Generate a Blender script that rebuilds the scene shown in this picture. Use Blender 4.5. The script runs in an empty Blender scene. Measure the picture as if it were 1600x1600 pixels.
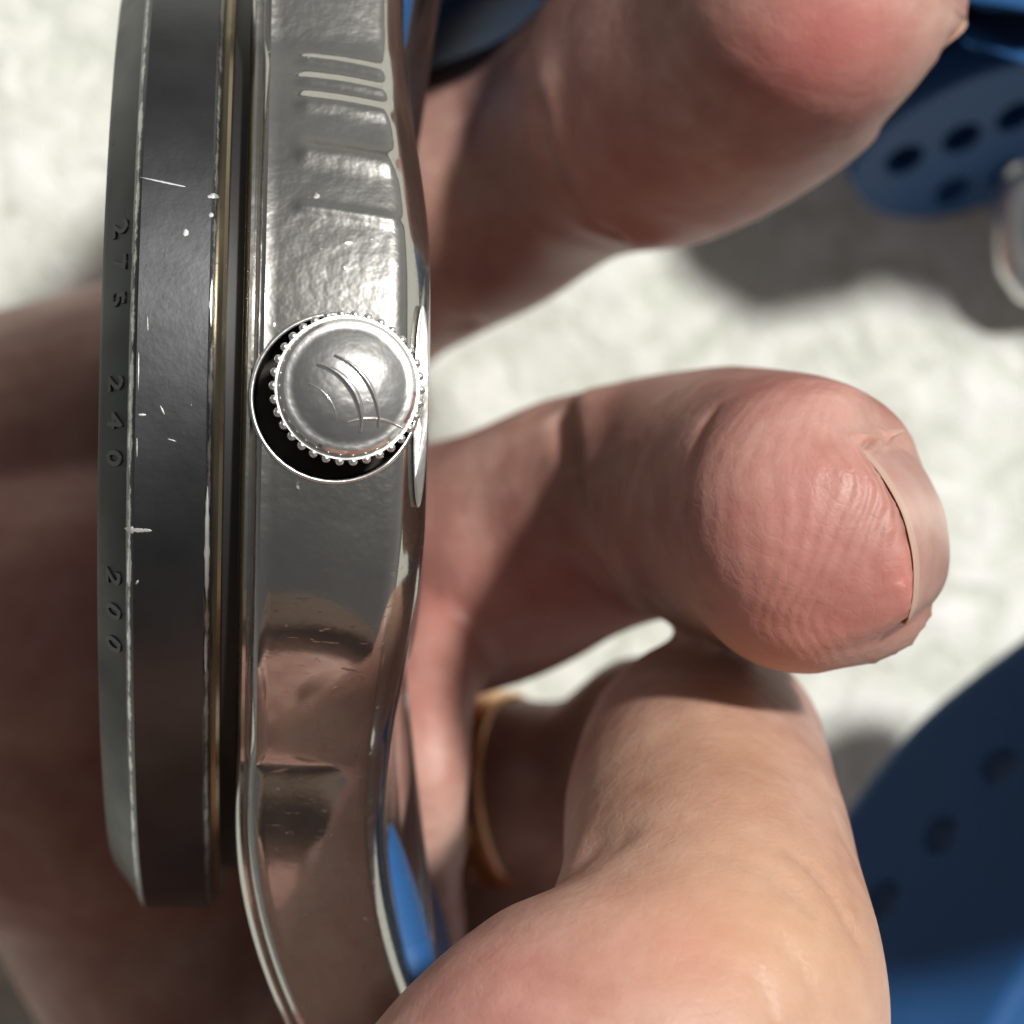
import bpy, bmesh, math, random
import numpy as np
from mathutils import Vector, Matrix, noise
random.seed(7); np.random.seed(7)
MM = 0.001
R = math.radians
scene = bpy.context.scene
COL = scene.collection

# ------------------------------------------------------------------ camera
CAM_H = 110.0            # mm above the watch's crown
PX = 0.026               # mm per photograph pixel at crown height
cam = bpy.data.cameras.new('camera')
cam_o = bpy.data.objects.new('camera', cam); COL.objects.link(cam_o)
cam_o.location = (0, 0, CAM_H*MM)
cam.sensor_width = 36; cam.lens = 36*CAM_H/(1600*PX)
cam.clip_start = 0.005; cam.clip_end = 50
cam.dof.use_dof = True; cam.dof.focus_distance = (CAM_H+2.5)*MM; cam.dof.aperture_fstop = 48
scene.camera = cam_o

# ------------------------------------------------------------------ daylight
SUN_EL, SUN_AZ = 56.0, 42.0     # azimuth measured from +X towards +Y
w = bpy.data.worlds.new('World'); scene.world = w; w.use_nodes = True
nt = w.node_tree; nt.nodes.clear()
sky = nt.nodes.new('ShaderNodeTexSky'); sky.sky_type = 'NISHITA'; sky.sun_disc = False
sky.sun_elevation = R(SUN_EL); sky.sun_rotation = R(90-SUN_AZ)
sky.air_density = 1.0; sky.dust_density = 1.0; sky.ozone_density = 1.0
hs = nt.nodes.new('ShaderNodeHueSaturation'); hs.inputs['Saturation'].default_value = 0.12
bg = nt.nodes.new('ShaderNodeBackground'); bg.inputs['Strength'].default_value = 0.05
wo = nt.nodes.new('ShaderNodeOutputWorld')
nt.links.new(sky.outputs[0], hs.inputs['Color']); tint = nt.nodes.new('ShaderNodeMix'); tint.data_type = 'RGBA'; tint.blend_type = 'MULTIPLY'; tint.inputs[0].default_value = 1.0; tint.inputs[7].default_value = (0.93, 0.91, 0.85, 1)
nt.links.new(hs.outputs[0], tint.inputs[6]); nt.links.new(tint.outputs[2], bg.inputs['Color']); nt.links.new(bg.outputs[0], wo.inputs['Surface'])
sun = bpy.data.lights.new('sun', 'SUN'); sun.energy = 5.0; sun.angle = R(5.0); sun.color = (1.0, 0.98, 0.945)
sun_o = bpy.data.objects.new('sun', sun); COL.objects.link(sun_o)
sd = Vector((math.cos(R(SUN_EL))*math.cos(R(SUN_AZ)), math.cos(R(SUN_EL))*math.sin(R(SUN_AZ)), math.sin(R(SUN_EL))))
sun_o.rotation_euler = sd.to_track_quat('Z', 'Y').to_euler(); sun_o.location = sd*0.6
scene.view_settings.view_transform = 'Standard'; scene.view_settings.look = 'None'
scene.view_settings.exposure = -0.12; scene.view_settings.gamma = 1
scene.cycles.max_bounces = 8; scene.cycles.caustics_reflective = True; scene.cycles.blur_glossy = 0.6
scene.cycles.use_denoising = True

# ------------------------------------------------------------------ helpers
def P(px, py, z):
    """photograph pixel at height z (mm) -> mm"""
    s = PX*(CAM_H-z)/CAM_H
    return Vector(((px-800)*s, (800-py)*s, z))

def mesh_obj(name, verts, faces, mat=None, parent=None, smooth=True, mm=True):
    me = bpy.data.meshes.new(name)
    k = MM if mm else 1
    me.from_pydata([(v[0]*k, v[1]*k, v[2]*k) for v in verts], [], faces)
    me.validate(); me.update()
    if smooth:
        me.polygons.foreach_set('use_smooth', [True]*len(me.polygons))
    if mat: me.materials.append(mat)
    o = bpy.data.objects.new(name, me); COL.objects.link(o)
    if parent: o.parent = parent
    return o

def fix_normals(o):
    bm = bmesh.new(); bm.from_mesh(o.data)
    bmesh.ops.remove_doubles(bm, verts=bm.verts, dist=1e-7)
    bmesh.ops.recalc_face_normals(bm, faces=bm.faces)
    bm.to_mesh(o.data); bm.free()

def apply_mods(o):
    dg = bpy.context.evaluated_depsgraph_get(); dg.update()
    me = bpy.data.meshes.new_from_object(o.evaluated_get(dg))
    o.modifiers.clear(); old = o.data; o.data = me; bpy.data.meshes.remove(old)

def sharp(o, deg=35):
    o.data.set_sharp_from_angle(angle=R(deg))

def lathe(name, prof, mat, parent, seg=192, axis='X', closed=True):
    """prof: list of (axial, radius)"""
    vs, fs = [], []
    n = len(prof)
    for i in range(seg):
        a = 2*math.pi*i/seg; c, s = math.cos(a), math.sin(a)
        for (x, r) in prof:
            vs.append((x, r*s, r*c) if axis == 'X' else (r*c, r*s, x))
    for i in range(seg):
        j = (i+1) % seg
        for k in range(n if closed else n-1):
            l = (k+1) % n
            fs.append((i*n+k, j*n+k, j*n+l, i*n+l))
    o = mesh_obj(name, vs, fs, mat, parent)
    fix_normals(o); sharp(o, 28)
    return o

# ------------------------------------------------------------------ materials
def mat(name):
    m = bpy.data.materials.new(name); m.use_nodes = True
    nt = m.node_tree; b = nt.nodes['Principled BSDF']
    return m, nt, b
def N(nt, t, **kw):
    n = nt.nodes.new(t)
    for k, v in kw.items():
        if k in n.inputs: n.inputs[k].default_value = v
        else: setattr(n, k, v)
    return n
def coords(nt, scale=(1, 1, 1)):
    tc = N(nt, 'ShaderNodeTexCoord'); mp = N(nt, 'ShaderNodeMapping')
    mp.inputs['Scale'].default_value = scale
    nt.links.new(tc.outputs['Object'], mp.inputs['Vector']); return mp.outputs['Vector']
def ramp(nt, fac, stops):
    r = N(nt, 'ShaderNodeValToRGB'); e = r.color_ramp.elements
    while len(e) < len(stops): e.new(0.5)
    for i, (p, c) in enumerate(stops):
        e[i].position = p; e[i].color = c if len(c) == 4 else (*c, 1)
    nt.links.new(fac, r.inputs['Fac']); return r.outputs['Color']
def g(v): return (v, v, v, 1)
def mix(nt, fac, a, b, mode='MIX'):
    m = N(nt, 'ShaderNodeMix', data_type='RGBA', blend_type=mode)
    for s, v in ((m.inputs[0], fac), (m.inputs[6], a), (m.inputs[7], b)):
        if hasattr(v, 'is_output'): nt.links.new(v, s)
        else: s.default_value = v
    return m.outputs[2]
def noise_tex(nt, vec, scale, detail=4, rough=0.55, dist=0.0):
    n = N(nt, 'ShaderNodeTexNoise', Scale=scale, Detail=detail, Roughness=rough, Distortion=dist)
    nt.links.new(vec, n.inputs['Vector']); return n.outputs['Fac']
def bump(nt, h, strength, dist, normal=None):
    b = N(nt, 'ShaderNodeBump', Strength=strength, Distance=dist)
    nt.links.new(h, b.inputs['Height'])
    if normal is not None: nt.links.new(normal, b.inputs['Normal'])
    return b.outputs['Normal']

def steel(name, base, rough, wav=0.3, scratch=0.5, metallic=1.0, specks=0.5, rough_hi=None, haze=0.0):
    m, nt, b = mat(name)
    v = coords(nt); 
    vs = coords(nt, (1, 1, 1))
    fine = noise_tex(nt, v, 2600, 3, 0.6)
    big = noise_tex(nt, v, 160, 3, 0.5)
    sp = noise_tex(nt, v, 1500, 2, 0.5)
    spk = ramp(nt, sp, [(0.73, g(0)), (0.79, g(1))])
    sv = coords(nt, (900, 5200, 5200)); s1 = noise_tex(nt, sv, 1.0, 2, 0.6, 0.6)
    sc = ramp(nt, s1, [(0.66, g(0)), (0.72, g(1))])
    b.inputs['Base Color'].default_value = base; b.inputs['Metallic'].default_value = metallic
    ro = ramp(nt, big, [(0.35, g(rough)), (0.7, g(rough_hi if rough_hi else rough*1.8))])
    ro2 = mix(nt, spk, ro, g(0.55))
    nt.links.new(ro2, b.inputs['Roughness'])
    n1 = bump(nt, big, wav, 0.0004)
    n2 = bump(nt, sc, scratch*0.25, 0.00003, n1)
    n3 = bump(nt, spk, specks*0.4, 0.00004, n2)
    n4 = bump(nt, fine, 0.06, 0.00003, n3)
    nt.links.new(n4, b.inputs['Normal'])
    if haze > 0:
        gl = N(nt, 'ShaderNodeBsdfAnisotropic'); gl.inputs['Roughness'].default_value = 0.36; gl.inputs['Color'].default_value = tuple(min(1, q*1.25) for q in base[:3]) + (1,)
        n5 = bump(nt, sp, 0.6, 0.00007); nt.links.new(n5, gl.inputs['Normal'])
        mx = N(nt, 'ShaderNodeMixShader'); hz = noise_tex(nt, v, 300, 3, 0.6)
        nt.links.new(ramp(nt, hz, [(0.3, g(haze*0.6)), (0.7, g(haze*1.3))]), mx.inputs[0])
        nt.links.new(b.outputs[0], mx.inputs[1]); nt.links.new(gl.outputs[0], mx.inputs[2])
        nt.links.new(mx.outputs[0], nt.nodes['Material Output'].inputs[0])
    return m
M_case = steel('polished_steel', (0.49, 0.48, 0.455, 1), 0.05, 0.03, 0.5, haze=0.2)
M_crown = steel('crown_steel', (0.70, 0.69, 0.67, 1), 0.06, 0.35, 1.0, haze=0.38)
M_dark = steel('dark_steel_gap_shade', (0.05, 0.045, 0.04, 1), 0.35)
M_bright = steel('bright_steel', (0.85, 0.84, 0.81, 1), 0.22, haze=0.35)

def bezel_mat():
    m, nt, b = mat('worn_grey_bezel')
    v = coords(nt)
    # brushed finish round the ring: streaks along the circumference are long, across the axis short
    n_big = noise_tex(nt, v, 220, 4, 0.6)
    n_f = noise_tex(nt, v, 3000, 3, 0.6)
    sp = noise_tex(nt, v, 1400, 2, 0.5, 0.3)
    col = ramp(nt, n_big, [(0.3, (0.095, 0.097, 0.10, 1)), (0.7, (0.12, 0.123, 0.127, 1))])
    # wear along edges (axial position of both bezel edges)
    tc = N(nt, 'ShaderNodeTexCoord'); sx = N(nt, 'ShaderNodeSeparateXYZ'); nt.links.new(tc.outputs['Object'], sx.inputs[0])
    def band(x0, wdt):
        a = N(nt, 'ShaderNodeMath', operation='SUBTRACT'); nt.links.new(sx.outputs['X'], a.inputs[0]); a.inputs[1].default_value = x0*MM
        c = N(nt, 'ShaderNodeMath', operation='ABSOLUTE'); nt.links.new(a.outputs[0], c.inputs[0])
        d = N(nt, 'ShaderNodeMapRange'); nt.links.new(c.outputs[0], d.inputs[0]); d.inputs[1].default_value = 0; d.inputs[2].default_value = wdt*MM; d.inputs[3].default_value = 1; d.inputs[4].default_value = 0
        return d.outputs[0]
    e = N(nt, 'ShaderNodeMath', operation='MAXIMUM'); nt.links.new(band(-8.4, 0.26), e.inputs[0]); nt.links.new(band(-5.15, 0.3), e.inputs[1])
    wn = noise_tex(nt, v, 900, 4, 0.7); 
    ww = N(nt, 'ShaderNodeMath', operation='MULTIPLY'); nt.links.new(e.outputs[0], ww.inputs[0]); nt.links.new(wn, ww.inputs[1])
    wm = ramp(nt, ww.outputs[0], [(0.36, g(0)), (0.5, g(0.85))])
    spk = ramp(nt, sp, [(0.775, g(0)), (0.81, g(0.5))])
    mk = mix(nt, 1.0, wm, spk, 'LIGHTEN')
    colr = mix(nt, mk, col, (0.55, 0.55, 0.54, 1))
    nt.links.new(colr, b.inputs['Base Color'])
    b.inputs['Metallic'].default_value = 1.0
    nt.links.new(ramp(nt, n_big, [(0.3, g(0.30)), (0.7, g(0.36))]), b.inputs['Roughness'])
    n1 = bump(nt, n_f, 0.15, 0.00004); n2 = bump(nt, mk, 0.4, -0.00005, n1)
    nt.links.new(n2, b.inputs['Normal'])
    return m
M_bezel = bezel_mat()
M_insert = steel('bezel_insert_gloss', (0.028, 0.031, 0.031, 1), 0.3, 0.05, 0.4)
def flat(name, c, rough=0.5, metallic=0.0, coat=0.0):
    m, nt, b = mat(name); b.inputs['Base Color'].default_value = c; b.inputs['Roughness'].default_value = rough; b.inputs['Metallic'].default_value = metallic
    b.inputs['Coat Weight'].default_value = coat
    return m
M_num = flat('black_engraving_and_gap_shade', (0.012, 0.012, 0.012, 1), 0.45)
M_scuff_glint = steel('bare_metal_scuff_glint', (0.50, 0.50, 0.49, 1), 0.4)
M_gold = steel('brassy_worn_edge', (0.30, 0.25, 0.17, 1), 0.2)
M_dial = flat('dark_dial', (0.02, 0.02, 0.022, 1), 0.3, 0, 1.0)

def rubber():
    m, nt, b = mat('navy_rubber')
    v = coords(nt)
    big = noise_tex(nt, v, 90, 4, 0.6); f = noise_tex(nt, v, 2500, 3, 0.6)
    c = ramp(nt, big, [(0.3, (0.010, 0.068, 0.20, 1)), (0.7, (0.015, 0.083, 0.235, 1))])
    d = noise_tex(nt, v, 1800, 2, 0.5); dm = ramp(nt, d, [(0.77, g(0)), (0.8, g(0.35))])
    nt.links.new(mix(nt, dm, c, (0.35, 0.38, 0.42, 1)), b.inputs['Base Color'])
    nt.links.new(ramp(nt, big, [(0.3, g(0.55)), (0.7, g(0.68))]), b.inputs['Roughness'])
    nt.links.new(bump(nt, f, 0.25, 0.00005), b.inputs['Normal'])
    b.inputs['Specular IOR Level'].default_value = 0.3; b.inputs['Sheen Weight'].default_value = 0.03; b.inputs['Sheen Roughness'].default_value = 0.6
    return m
M_rubber = rubber()
M_hole = flat('hole_shade_rubber', (0.012, 0.06, 0.16, 1), 0.7)

def skin():
    m, nt, b = mat('skin')
    v = coords(nt)
    a = N(nt, 'ShaderNodeAttribute', attribute_name='blush')
    big = noise_tex(nt, v, 130, 4, 0.6, 0.4)
    mid = noise_tex(nt, v, 600, 4, 0.6)
    base = ramp(nt, big, [(0.32, (0.35, 0.175, 0.145, 1)), (0.5, (0.43, 0.25, 0.205, 1)), (0.66, (0.50, 0.325, 0.27, 1))])
    fl = ramp(nt, mid, [(0.3, (0.90, 0.80, 0.78, 1)), (0.7, (1.05, 1.05, 1.04, 1))])
    base = mix(nt, 1.0, base, fl, 'MULTIPLY')
    sepc = N(nt, 'ShaderNodeSeparateColor'); nt.links.new(a.outputs['Color'], sepc.inputs[0])
    c1 = mix(nt, sepc.outputs[0], base, (0.56, 0.15, 0.14, 1))       # pads: redder
    c2 = mix(nt, sepc.outputs[1], c1, (0.56, 0.35, 0.20, 1))         # yellower dorsal skin
    nt.links.new(c2, b.inputs['Base Color'])
    b.inputs['Subsurface Weight'].default_value = 0.35
    b.inputs['Subsurface Radius'].default_value = (1.0, 0.32, 0.16)
    b.inputs['Subsurface Scale'].default_value = 0.0016
    b.inputs['Specular IOR Level'].default_value = 0.42
    nt.links.new(ramp(nt, mid, [(0.3, g(0.42)), (0.7, g(0.56))]), b.inputs['Roughness'])
    # friction ridges (palmar skin) and fine criss-cross creases
    vr = coords(nt); 
    tc = N(nt, 'ShaderNodeTexCoord')
    nd = N(nt, 'ShaderNodeTexNoise', Scale=170.0, Detail=1.0); nt.links.new(tc.outputs['Object'], nd.inputs['Vector'])
    dsp = N(nt, 'ShaderNodeVectorMath', operation='SCALE'); nt.links.new(nd.outputs['Color'], dsp.inputs[0]); dsp.inputs['Scale'].default_value = 0.0022
    ad = N(nt, 'ShaderNodeVectorMath', operation='ADD'); nt.links.new(tc.outputs['Object'], ad.inputs[0]); nt.links.new(dsp.outputs[0], ad.inputs[1])
    ds = N(nt, 'ShaderNodeVectorMath', operation='DISTANCE'); nt.links.new(ad.outputs[0], ds.inputs[0]); ds.inputs[1].default_value = (0.0185, 0.0, -0.0065)
    mu = N(nt, 'ShaderNodeMath', operation='MULTIPLY'); nt.links.new(ds.outputs['Value'], mu.inputs[0]); mu.inputs[1].default_value = 2*math.pi/0.00046
    si = N(nt, 'ShaderNodeMath', operation='SINE'); nt.links.new(mu.outputs[0], si.inputs[0])
    vo = N(nt, 'ShaderNodeTexVoronoi', feature='DISTANCE_TO_EDGE', Scale=1500.0); nt.links.new(vr, vo.inputs['Vector'])
    vor = ramp(nt, vo.outputs['Distance'], [(0.0, g(0)), (0.12, g(1))])
    n1 = bump(nt, mid, 0.5, 0.0002)
    n2 = bump(nt, vor, 0.11, 0.00006, n1)
    fi = noise_tex(nt, v, 4200, 3, 0.6); n2 = bump(nt, fi, 0.25, 0.00004, n2)
    wm = N(nt, 'ShaderNodeMath', operation='MULTIPLY'); nt.links.new(si.outputs[0], wm.inputs[0]); nt.links.new(sepc.outputs[2], wm.inputs[1])
    n3 = bump(nt, wm.outputs[0], 0.7, 0.00004, n2)
    nt.links.new(n3, b.inputs['Normal'])
    return m
M_skin = skin()
def nailm():
    m, nt, b = mat('fingernail')
    v = coords(nt, (1, 1, 1))
    n = noise_tex(nt, v, 700, 3, 0.6)
    nt.links.new(ramp(nt, n, [(0.3, (0.52, 0.28, 0.23, 1)), (0.7, (0.60, 0.36, 0.30, 1))]), b.inputs['Base Color'])
    b.inputs['Subsurface Weight'].default_value = 0.3; b.inputs['Subsurface Radius'].default_value = (1, .5, .3); b.inputs['Subsurface Scale'].default_value = 0.0008
    b.inputs['Roughness'].default_value = 0.3; b.inputs['Coat Weight'].default_value = 0.3; b.inputs['Coat Roughness'].default_value = 0.25
    nt.links.new(bump(nt, n, 0.25, 0.0001), b.inputs['Normal'])
    return m
M_nail = nailm()
def nailtip():
    m, nt, b = mat('nail_free_edge'); b.inputs['Base Color'].default_value = (0.58, 0.38, 0.30, 1); b.inputs['Roughness'].default_value = 0.35
    b.inputs['Subsurface Weight'].default_value = 0.4; b.inputs['Subsurface Radius'].default_value = (1, .7, .4); b.inputs['Subsurface Scale'].default_value = 0.0006
    return m
M_tip = nailtip()
def cloth():
    m, nt, b = mat('white_cloth')
    v = coords(nt)
    big = noise_tex(nt, v, 35, 4, 0.6); mid = noise_tex(nt, v, 330, 5, 0.7, 0.7); f = noise_tex(nt, v, 1800, 3, 0.6)
    c = ramp(nt, big, [(0.3, (0.70, 0.715, 0.65, 1)), (0.7, (0.80, 0.80, 0.78, 1))])
    c2 = ramp(nt, mid, [(0.3, (0.68, 0.71, 0.63, 1)), (0.60, (1, 1, 1, 1))])
    nt.links.new(mix(nt, 1.0, c, c2, 'MULTIPLY'), b.inputs['Base Color'])
    b.inputs['Roughness'].default_value = 0.9; b.inputs['Specular IOR Level'].default_value = 0.2
    n1 = bump(nt, mid, 0.7, 0.0012); n2 = bump(nt, f, 0.5, 0.0002, n1)
    nt.links.new(n2, b.inputs['Normal'])
    return m
M_cloth = cloth()

# ------------------------------------------------------------------ the cloth everything lies on
CZ = -76.0
def cloth_sheet():
    n = 220; S = 900.0
    vs, fs = [], []
    for i in range(n+1):
        for j in range(n+1):
            u = (i/n*2-1); v = (j/n*2-1)
            x = S*math.copysign(abs(u)**2.2, u); y = S*math.copysign(abs(v)**2.2, v)
            q = Vector((x*0.02, y*0.02, 0))
            z = CZ + 1.0*noise.noise(q) + 0.35*noise.noise(q*4.1) + 0.12*noise.noise(q*13)
            vs.append((x, y, z))
    for i in range(n):
        for j in range(n):
            a = i*(n+1)+j; fs.append((a, a+n+1, a+n+2, a+1))
    o = mesh_obj('tablecloth_surface', vs, fs, M_cloth); o.name = 'table_surface'
    o['kind'] = 'structure'; return o
cloth_sheet()

# ------------------------------------------------------------------ wristwatch
watch = bpy.data.objects.new('wristwatch', None); COL.objects.link(watch)
watch['label'] = 'steel wristwatch held on edge, worn grey bezel left, crown up, blue rubber strap'
watch['category'] = 'wristwatch'
RC = 24.0
TILT = 5.0
surf = P(524, 622, -2.5)
watch.rotation_euler = (0, R(TILT), R(-1.2))
rot = watch.rotation_euler.to_matrix()
ctr = surf - rot @ Vector((0, 0, RC))
watch.location = ctr*MM
# --- case: outline in YZ swept by a cross profile along X
def outline():
    pts = []                                    # near half from y=-35 to +35
    TH = 40.0
    y0, z0 = RC*math.sin(R(TH)), RC*math.cos(R(TH))
    L = 35.0; zl = 10.5
    def near(y):
        a = abs(y)
        if a <= y0: return math.sqrt(RC*RC-a*a)
        t = (a-y0)/(L-y0)
        return z0 + (zl-z0)*(0.78*t+0.22*t*t)
    ys = list(np.linspace(-L, L, 701))
    zz = np.array([near(y) for y in ys]); kk = np.exp(-np.linspace(-2.2, 2.2, 31)**2); kk /= kk.sum()
    zs = np.convolve(np.pad(zz, 15, mode='edge'), kk, 'valid')
    for y, z in zip(ys, zs): pts.append((y, float(z)))
    c = []
    for k in range(1, 13):                      # rounded lug end
        a = math.pi/2*k/12; c.append((L+2.0*math.sin(a), zl-2.0*(1-math.cos(a))))
    pts += c
    mid = [(L+2.0, z) for z in np.linspace(zl-2.5, -(zl-2.5), 24)]
    far = [(y, -z) for (y, z) in reversed(c)]
    half2 = [(y, -near(y)) for y in reversed(ys[::6])]
    cl = [(-y, -z) for (y, z) in c]; cr = [(-y, z) for (y, z) in reversed(c)]
    ml = [(-L-2.0, z) for z in np.linspace(-(zl-2.5), zl-2.5, 24)]
    return pts + mid + far + half2 + cl + ml + cr
def bend(y): 
    a = max(0, abs(y)-17.5); return 0.022*a*a
def ribs(y, x):
    """shallow stepped flutes across the band above and below the crown"""
    yy = y + 0.11*(x)                           # flutes lean slightly
    d = 0.0
    fx = min(1, max(0, (x+1.9)/0.35)) * min(1, max(0, (2.7-x)/0.25))
    for (c0, wd, dep) in ((7.9, 0.26, 0.10), (10.4, 0.50, 0.17), (12.7, 0.42, 0.17), (13.75, 0.25, 0.12), (14.75, 0.22, 0.09)):
        t = (yy-c0)/wd
        if abs(t) < 3: d -= dep*math.exp(-t*t)
    return -d*fx
def make_case():
    ol = outline(); n = len(ol)
    nrm = []
    for i in range(n):
        y0, z0 = ol[i-1]; y1, z1 = ol[(i+1) % n]
        ty, tz = y1-y0, z1-z0; l = math.hypot(ty, tz) or 1
        nrm.append((-tz/l, ty/l))               # outline runs -y..+y along +z side: outward normal
    prof = []                                   # (x, inset)
    prof += [(-3.9, 20.0), (-3.9, 5.0), (-3.9, 0.62), (-3.80, 0.42), (-3.66, 0.30), (-3.52, 0.30), (-3.42, 0.38), (-3.32, 0.30), (-3.2, 0.14), (-3.0, 0.05)]
    for t in np.linspace(-2.7, 2.3, 22):
        prof.append((t, 0.022*(t+0.2)**2*0.7))
    prof += [(2.5, 0.14), (2.7, 0.22), (2.9, 0.36), (3.1, 0.56), (3.3, 0.82), (3.5, 1.12), (3.7, 1.48), (3.88, 1.9), (4.0, 2.4), (4.08, 3.2), (4.1, 5.0), (4.1, 20.0)]
    m = len(prof); vs, fs = [], []
    for (x, ins) in prof:
        for i in range(n):
            y, z = ol[i]
            if ins > 4.9:
                s = 1 - ins/27.0; Y, Z = y*s, z*s
            else:
                k = ins - (ribs(y, x) if z > 0 and -3 < x < 3.5 else 0)
                k = ins - ribs(y, x) if z > 10 else ins
                Y, Z = y - nrm[i][0]*k, z - nrm[i][1]*k
            tp = min(1, max(0, (abs(Y)-5)/13)); tp = 1.15*tp*tp*(3-2*tp)
            vs.append((x + bend(Y) - (tp*x/4 if x > 0 else 0) - (min(2.2, 0.11*max(0, -Z))*max(0, x)/4), Y, Z))
    for j in range(m-1):
        for i in range(n):
            k = (i+1) % n
            fs.append((j*n+i, j*n+k, (j+1)*n+k, (j+1)*n+i))
    # caps
    c0 = len(vs); vs.append((-3.9, 0, 0)); vs.append((4.1, 0, 0))
    for i in range(n):
        k = (i+1) % n
        fs.append((k, i, c0)); fs.append(((m-1)*n+i, (m-1)*n+k, c0+1))
    return vs, fs
vs, fs = make_case()
case = mesh_obj('case', vs, fs, M_case, watch)
fix_normals(case)
# recess for the crown
cutv, cutf = [], []
S = 96
for (z, r) in ((RC-3.6, 3.3), (RC-0.5, 3.42), (RC+4, 3.55)):
    for i in range(S):
        a = 2*math.pi*i/S; cutv.append((r*math.cos(a), r*math.sin(a), z))
for j in range(2):
    for i in range(S):
        k = (i+1) % S; cutf.append((j*S+i, j*S+k, (j+1)*S+k, (j+1)*S+i))
cutf.append(tuple(reversed(range(S)))); cutf.append(tuple(range(2*S, 3*S)))
cut = mesh_obj('cutter', cutv, cutf, M_dark, None, False)  # dark steel colour on the recess walls stands in for their shade
bm = case.modifiers.new('b', 'BOOLEAN'); bm.operation = 'DIFFERENCE'; bm.solver = 'EXACT'; bm.object = cut; bm.material_mode = 'TRANSFER'
case_parent = case.parent; case.parent = None
apply_mods(case); case.parent = case_parent
bpy.data.objects.remove(cut)
case.data.polygons.foreach_set('use_smooth', [True]*len(case.data.polygons)); sharp(case, 30)

# collar of the recess
def surf_ring(name, r0, r1, zoff, mat_, seg=96, lift=0.12):
    """ring that follows the band's curve round the crown"""
    vs, fs = [], []
    nn = 8
    for i in range(seg):
        a = 2*math.pi*i/seg
        for k in range(nn):
            b_ = 2*math.pi*k/nn
            r = (r0+r1)/2 + (r1-r0)/2*math.cos(b_)
            x, y = r*math.cos(a), r*math.sin(a)
            z = math.sqrt(RC*RC-y*y) - 0.015*(x+0.2)**2 - max(0, (x-2.3))*0.42 + zoff + lift*math.sin(b_)
            vs.append((x, y, z))
    for i in range(seg):
        j = (i+1) % seg
        for k in range(nn):
            l = (k+1) % nn; fs.append((i*nn+k, j*nn+k, j*nn+l, i*nn+l))
    o = mesh_obj(name, vs, fs, mat_, watch); fix_normals(o); return o
surf_ring('crown_collar', 3.38, 3.6, 0.0, M_bright)

# crown: leaning stem, fluted barrel, bead row, domed cap
crown = bpy.data.objects.new('crown', None); COL.objects.link(crown); crown.parent = watch
crown.scale = (1.05, 1.05, 1.0); crown.location = (0.08*MM, 0.06*MM, (RC-3.4)*MM)
crown.rotation_euler = (R(-4.5), R(5), 0)
def crown_barrel():
    vs, fs = [], []; S = 34*6
    rows = [(0, 1.9), (0.4, 2.35), (3.0, 2.85), (4.1, 2.98), (4.5, 2.86)]
    for (z, r) in rows:
        for i in range(S):
            a = 2*math.pi*i/S
            k = 0.5+0.5*math.cos(34*a)
            rr = r - (0.17*(1-k)**1.5 if 0 < z < 4.4 else 0)
            vs.append((rr*math.cos(a), rr*math.sin(a), z))
    for j in range(len(rows)-1):
        for i in range(S):
            k = (i+1) % S; fs.append((j*S+i, j*S+k, (j+1)*S+k, (j+1)*S+i))
    fs.append(tuple(reversed(range(S)))); fs.append(tuple(range((len(rows)-1)*S, len(rows)*S)))
    o = mesh_obj('barrel', vs, fs, M_crown, crown); fix_normals(o); sharp(o, 40); return o
crown_barrel()
def bead_rows():
    base = None
    for i in range(34):
        a = 2*math.pi*i/34
        if base is None:
            bmm = bmesh.new(); bmesh.ops.create_icosphere(bmm, subdivisions=2, radius=0.19*MM)
            me = bpy.data.meshes.new('bead'); bmm.to_mesh(me); bmm.free()
            me.polygons.foreach_set('use_smooth', [True]*len(me.polygons)); me.materials.append(M_bright); base = me
        o = bpy.data.objects.new('bead', base); COL.objects.link(o); o.parent = crown
        o.location = (2.9*math.cos(a)*MM, 2.9*math.sin(a)*MM, 4.35*MM); o.scale = (1, 1, 0.9)
bead_rows()
cap_prof = [(4.3, 2.72), (4.6, 2.74), (4.85, 2.68), (4.98, 2.55), (5.02, 2.4)]
for r in np.linspace(2.3, 0.02, 16):
    cap_prof.append((5.02 + 0.60*(1-(r/2.3)**2), float(r)))
cap_prof += [(4.3, 0.02)]
lathe('cap', cap_prof, M_crown, crown, seg=96, axis='Z')

# raised arcs on the cap, shaped to stand in for curved reflections
def reflection_arcs():
    vs, fs = [], []
    def arc(cx, cy, r, a0, a1, wd, h):
        n = 24; b0 = len(vs)
        for i in range(n+1):
            a = R(a0+(a1-a0)*i/n); w_ = wd*(0.35+0.65*math.sin(math.pi*i/n))
            for (dr, dz) in ((-w_, -0.05), (-w_*0.4, h), (w_*0.4, h), (w_, -0.05)):
                x, y = cx+(r+dr)*math.cos(a), cy+(r+dr)*math.sin(a); q = math.hypot(x, y)
                vs.append((x, y, 5.03+0.60*(1-min(1, q/2.3)**2)+dz))
        for i in range(n):
            for k in range(3): fs.append((b0+i*4+k, b0+(i+1)*4+k, b0+(i+1)*4+k+1, b0+i*4+k+1))
    arc(-1.9, -1.5, 2.35, 75, -8, 0.2, 0.16)
    arc(-1.7, -1.5, 2.85, 68, -2, 0.15, 0.14)
    arc(-2.2, -1.6, 1.7, 70, 5, 0.06, 0.05)
    arc(0.9, -3.9, 2.6, 112, 62, 0.10, 0.06)
    o = mesh_obj('reflection_arcs', vs, fs, M_crown, crown); fix_normals(o)
reflection_arcs()

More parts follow.
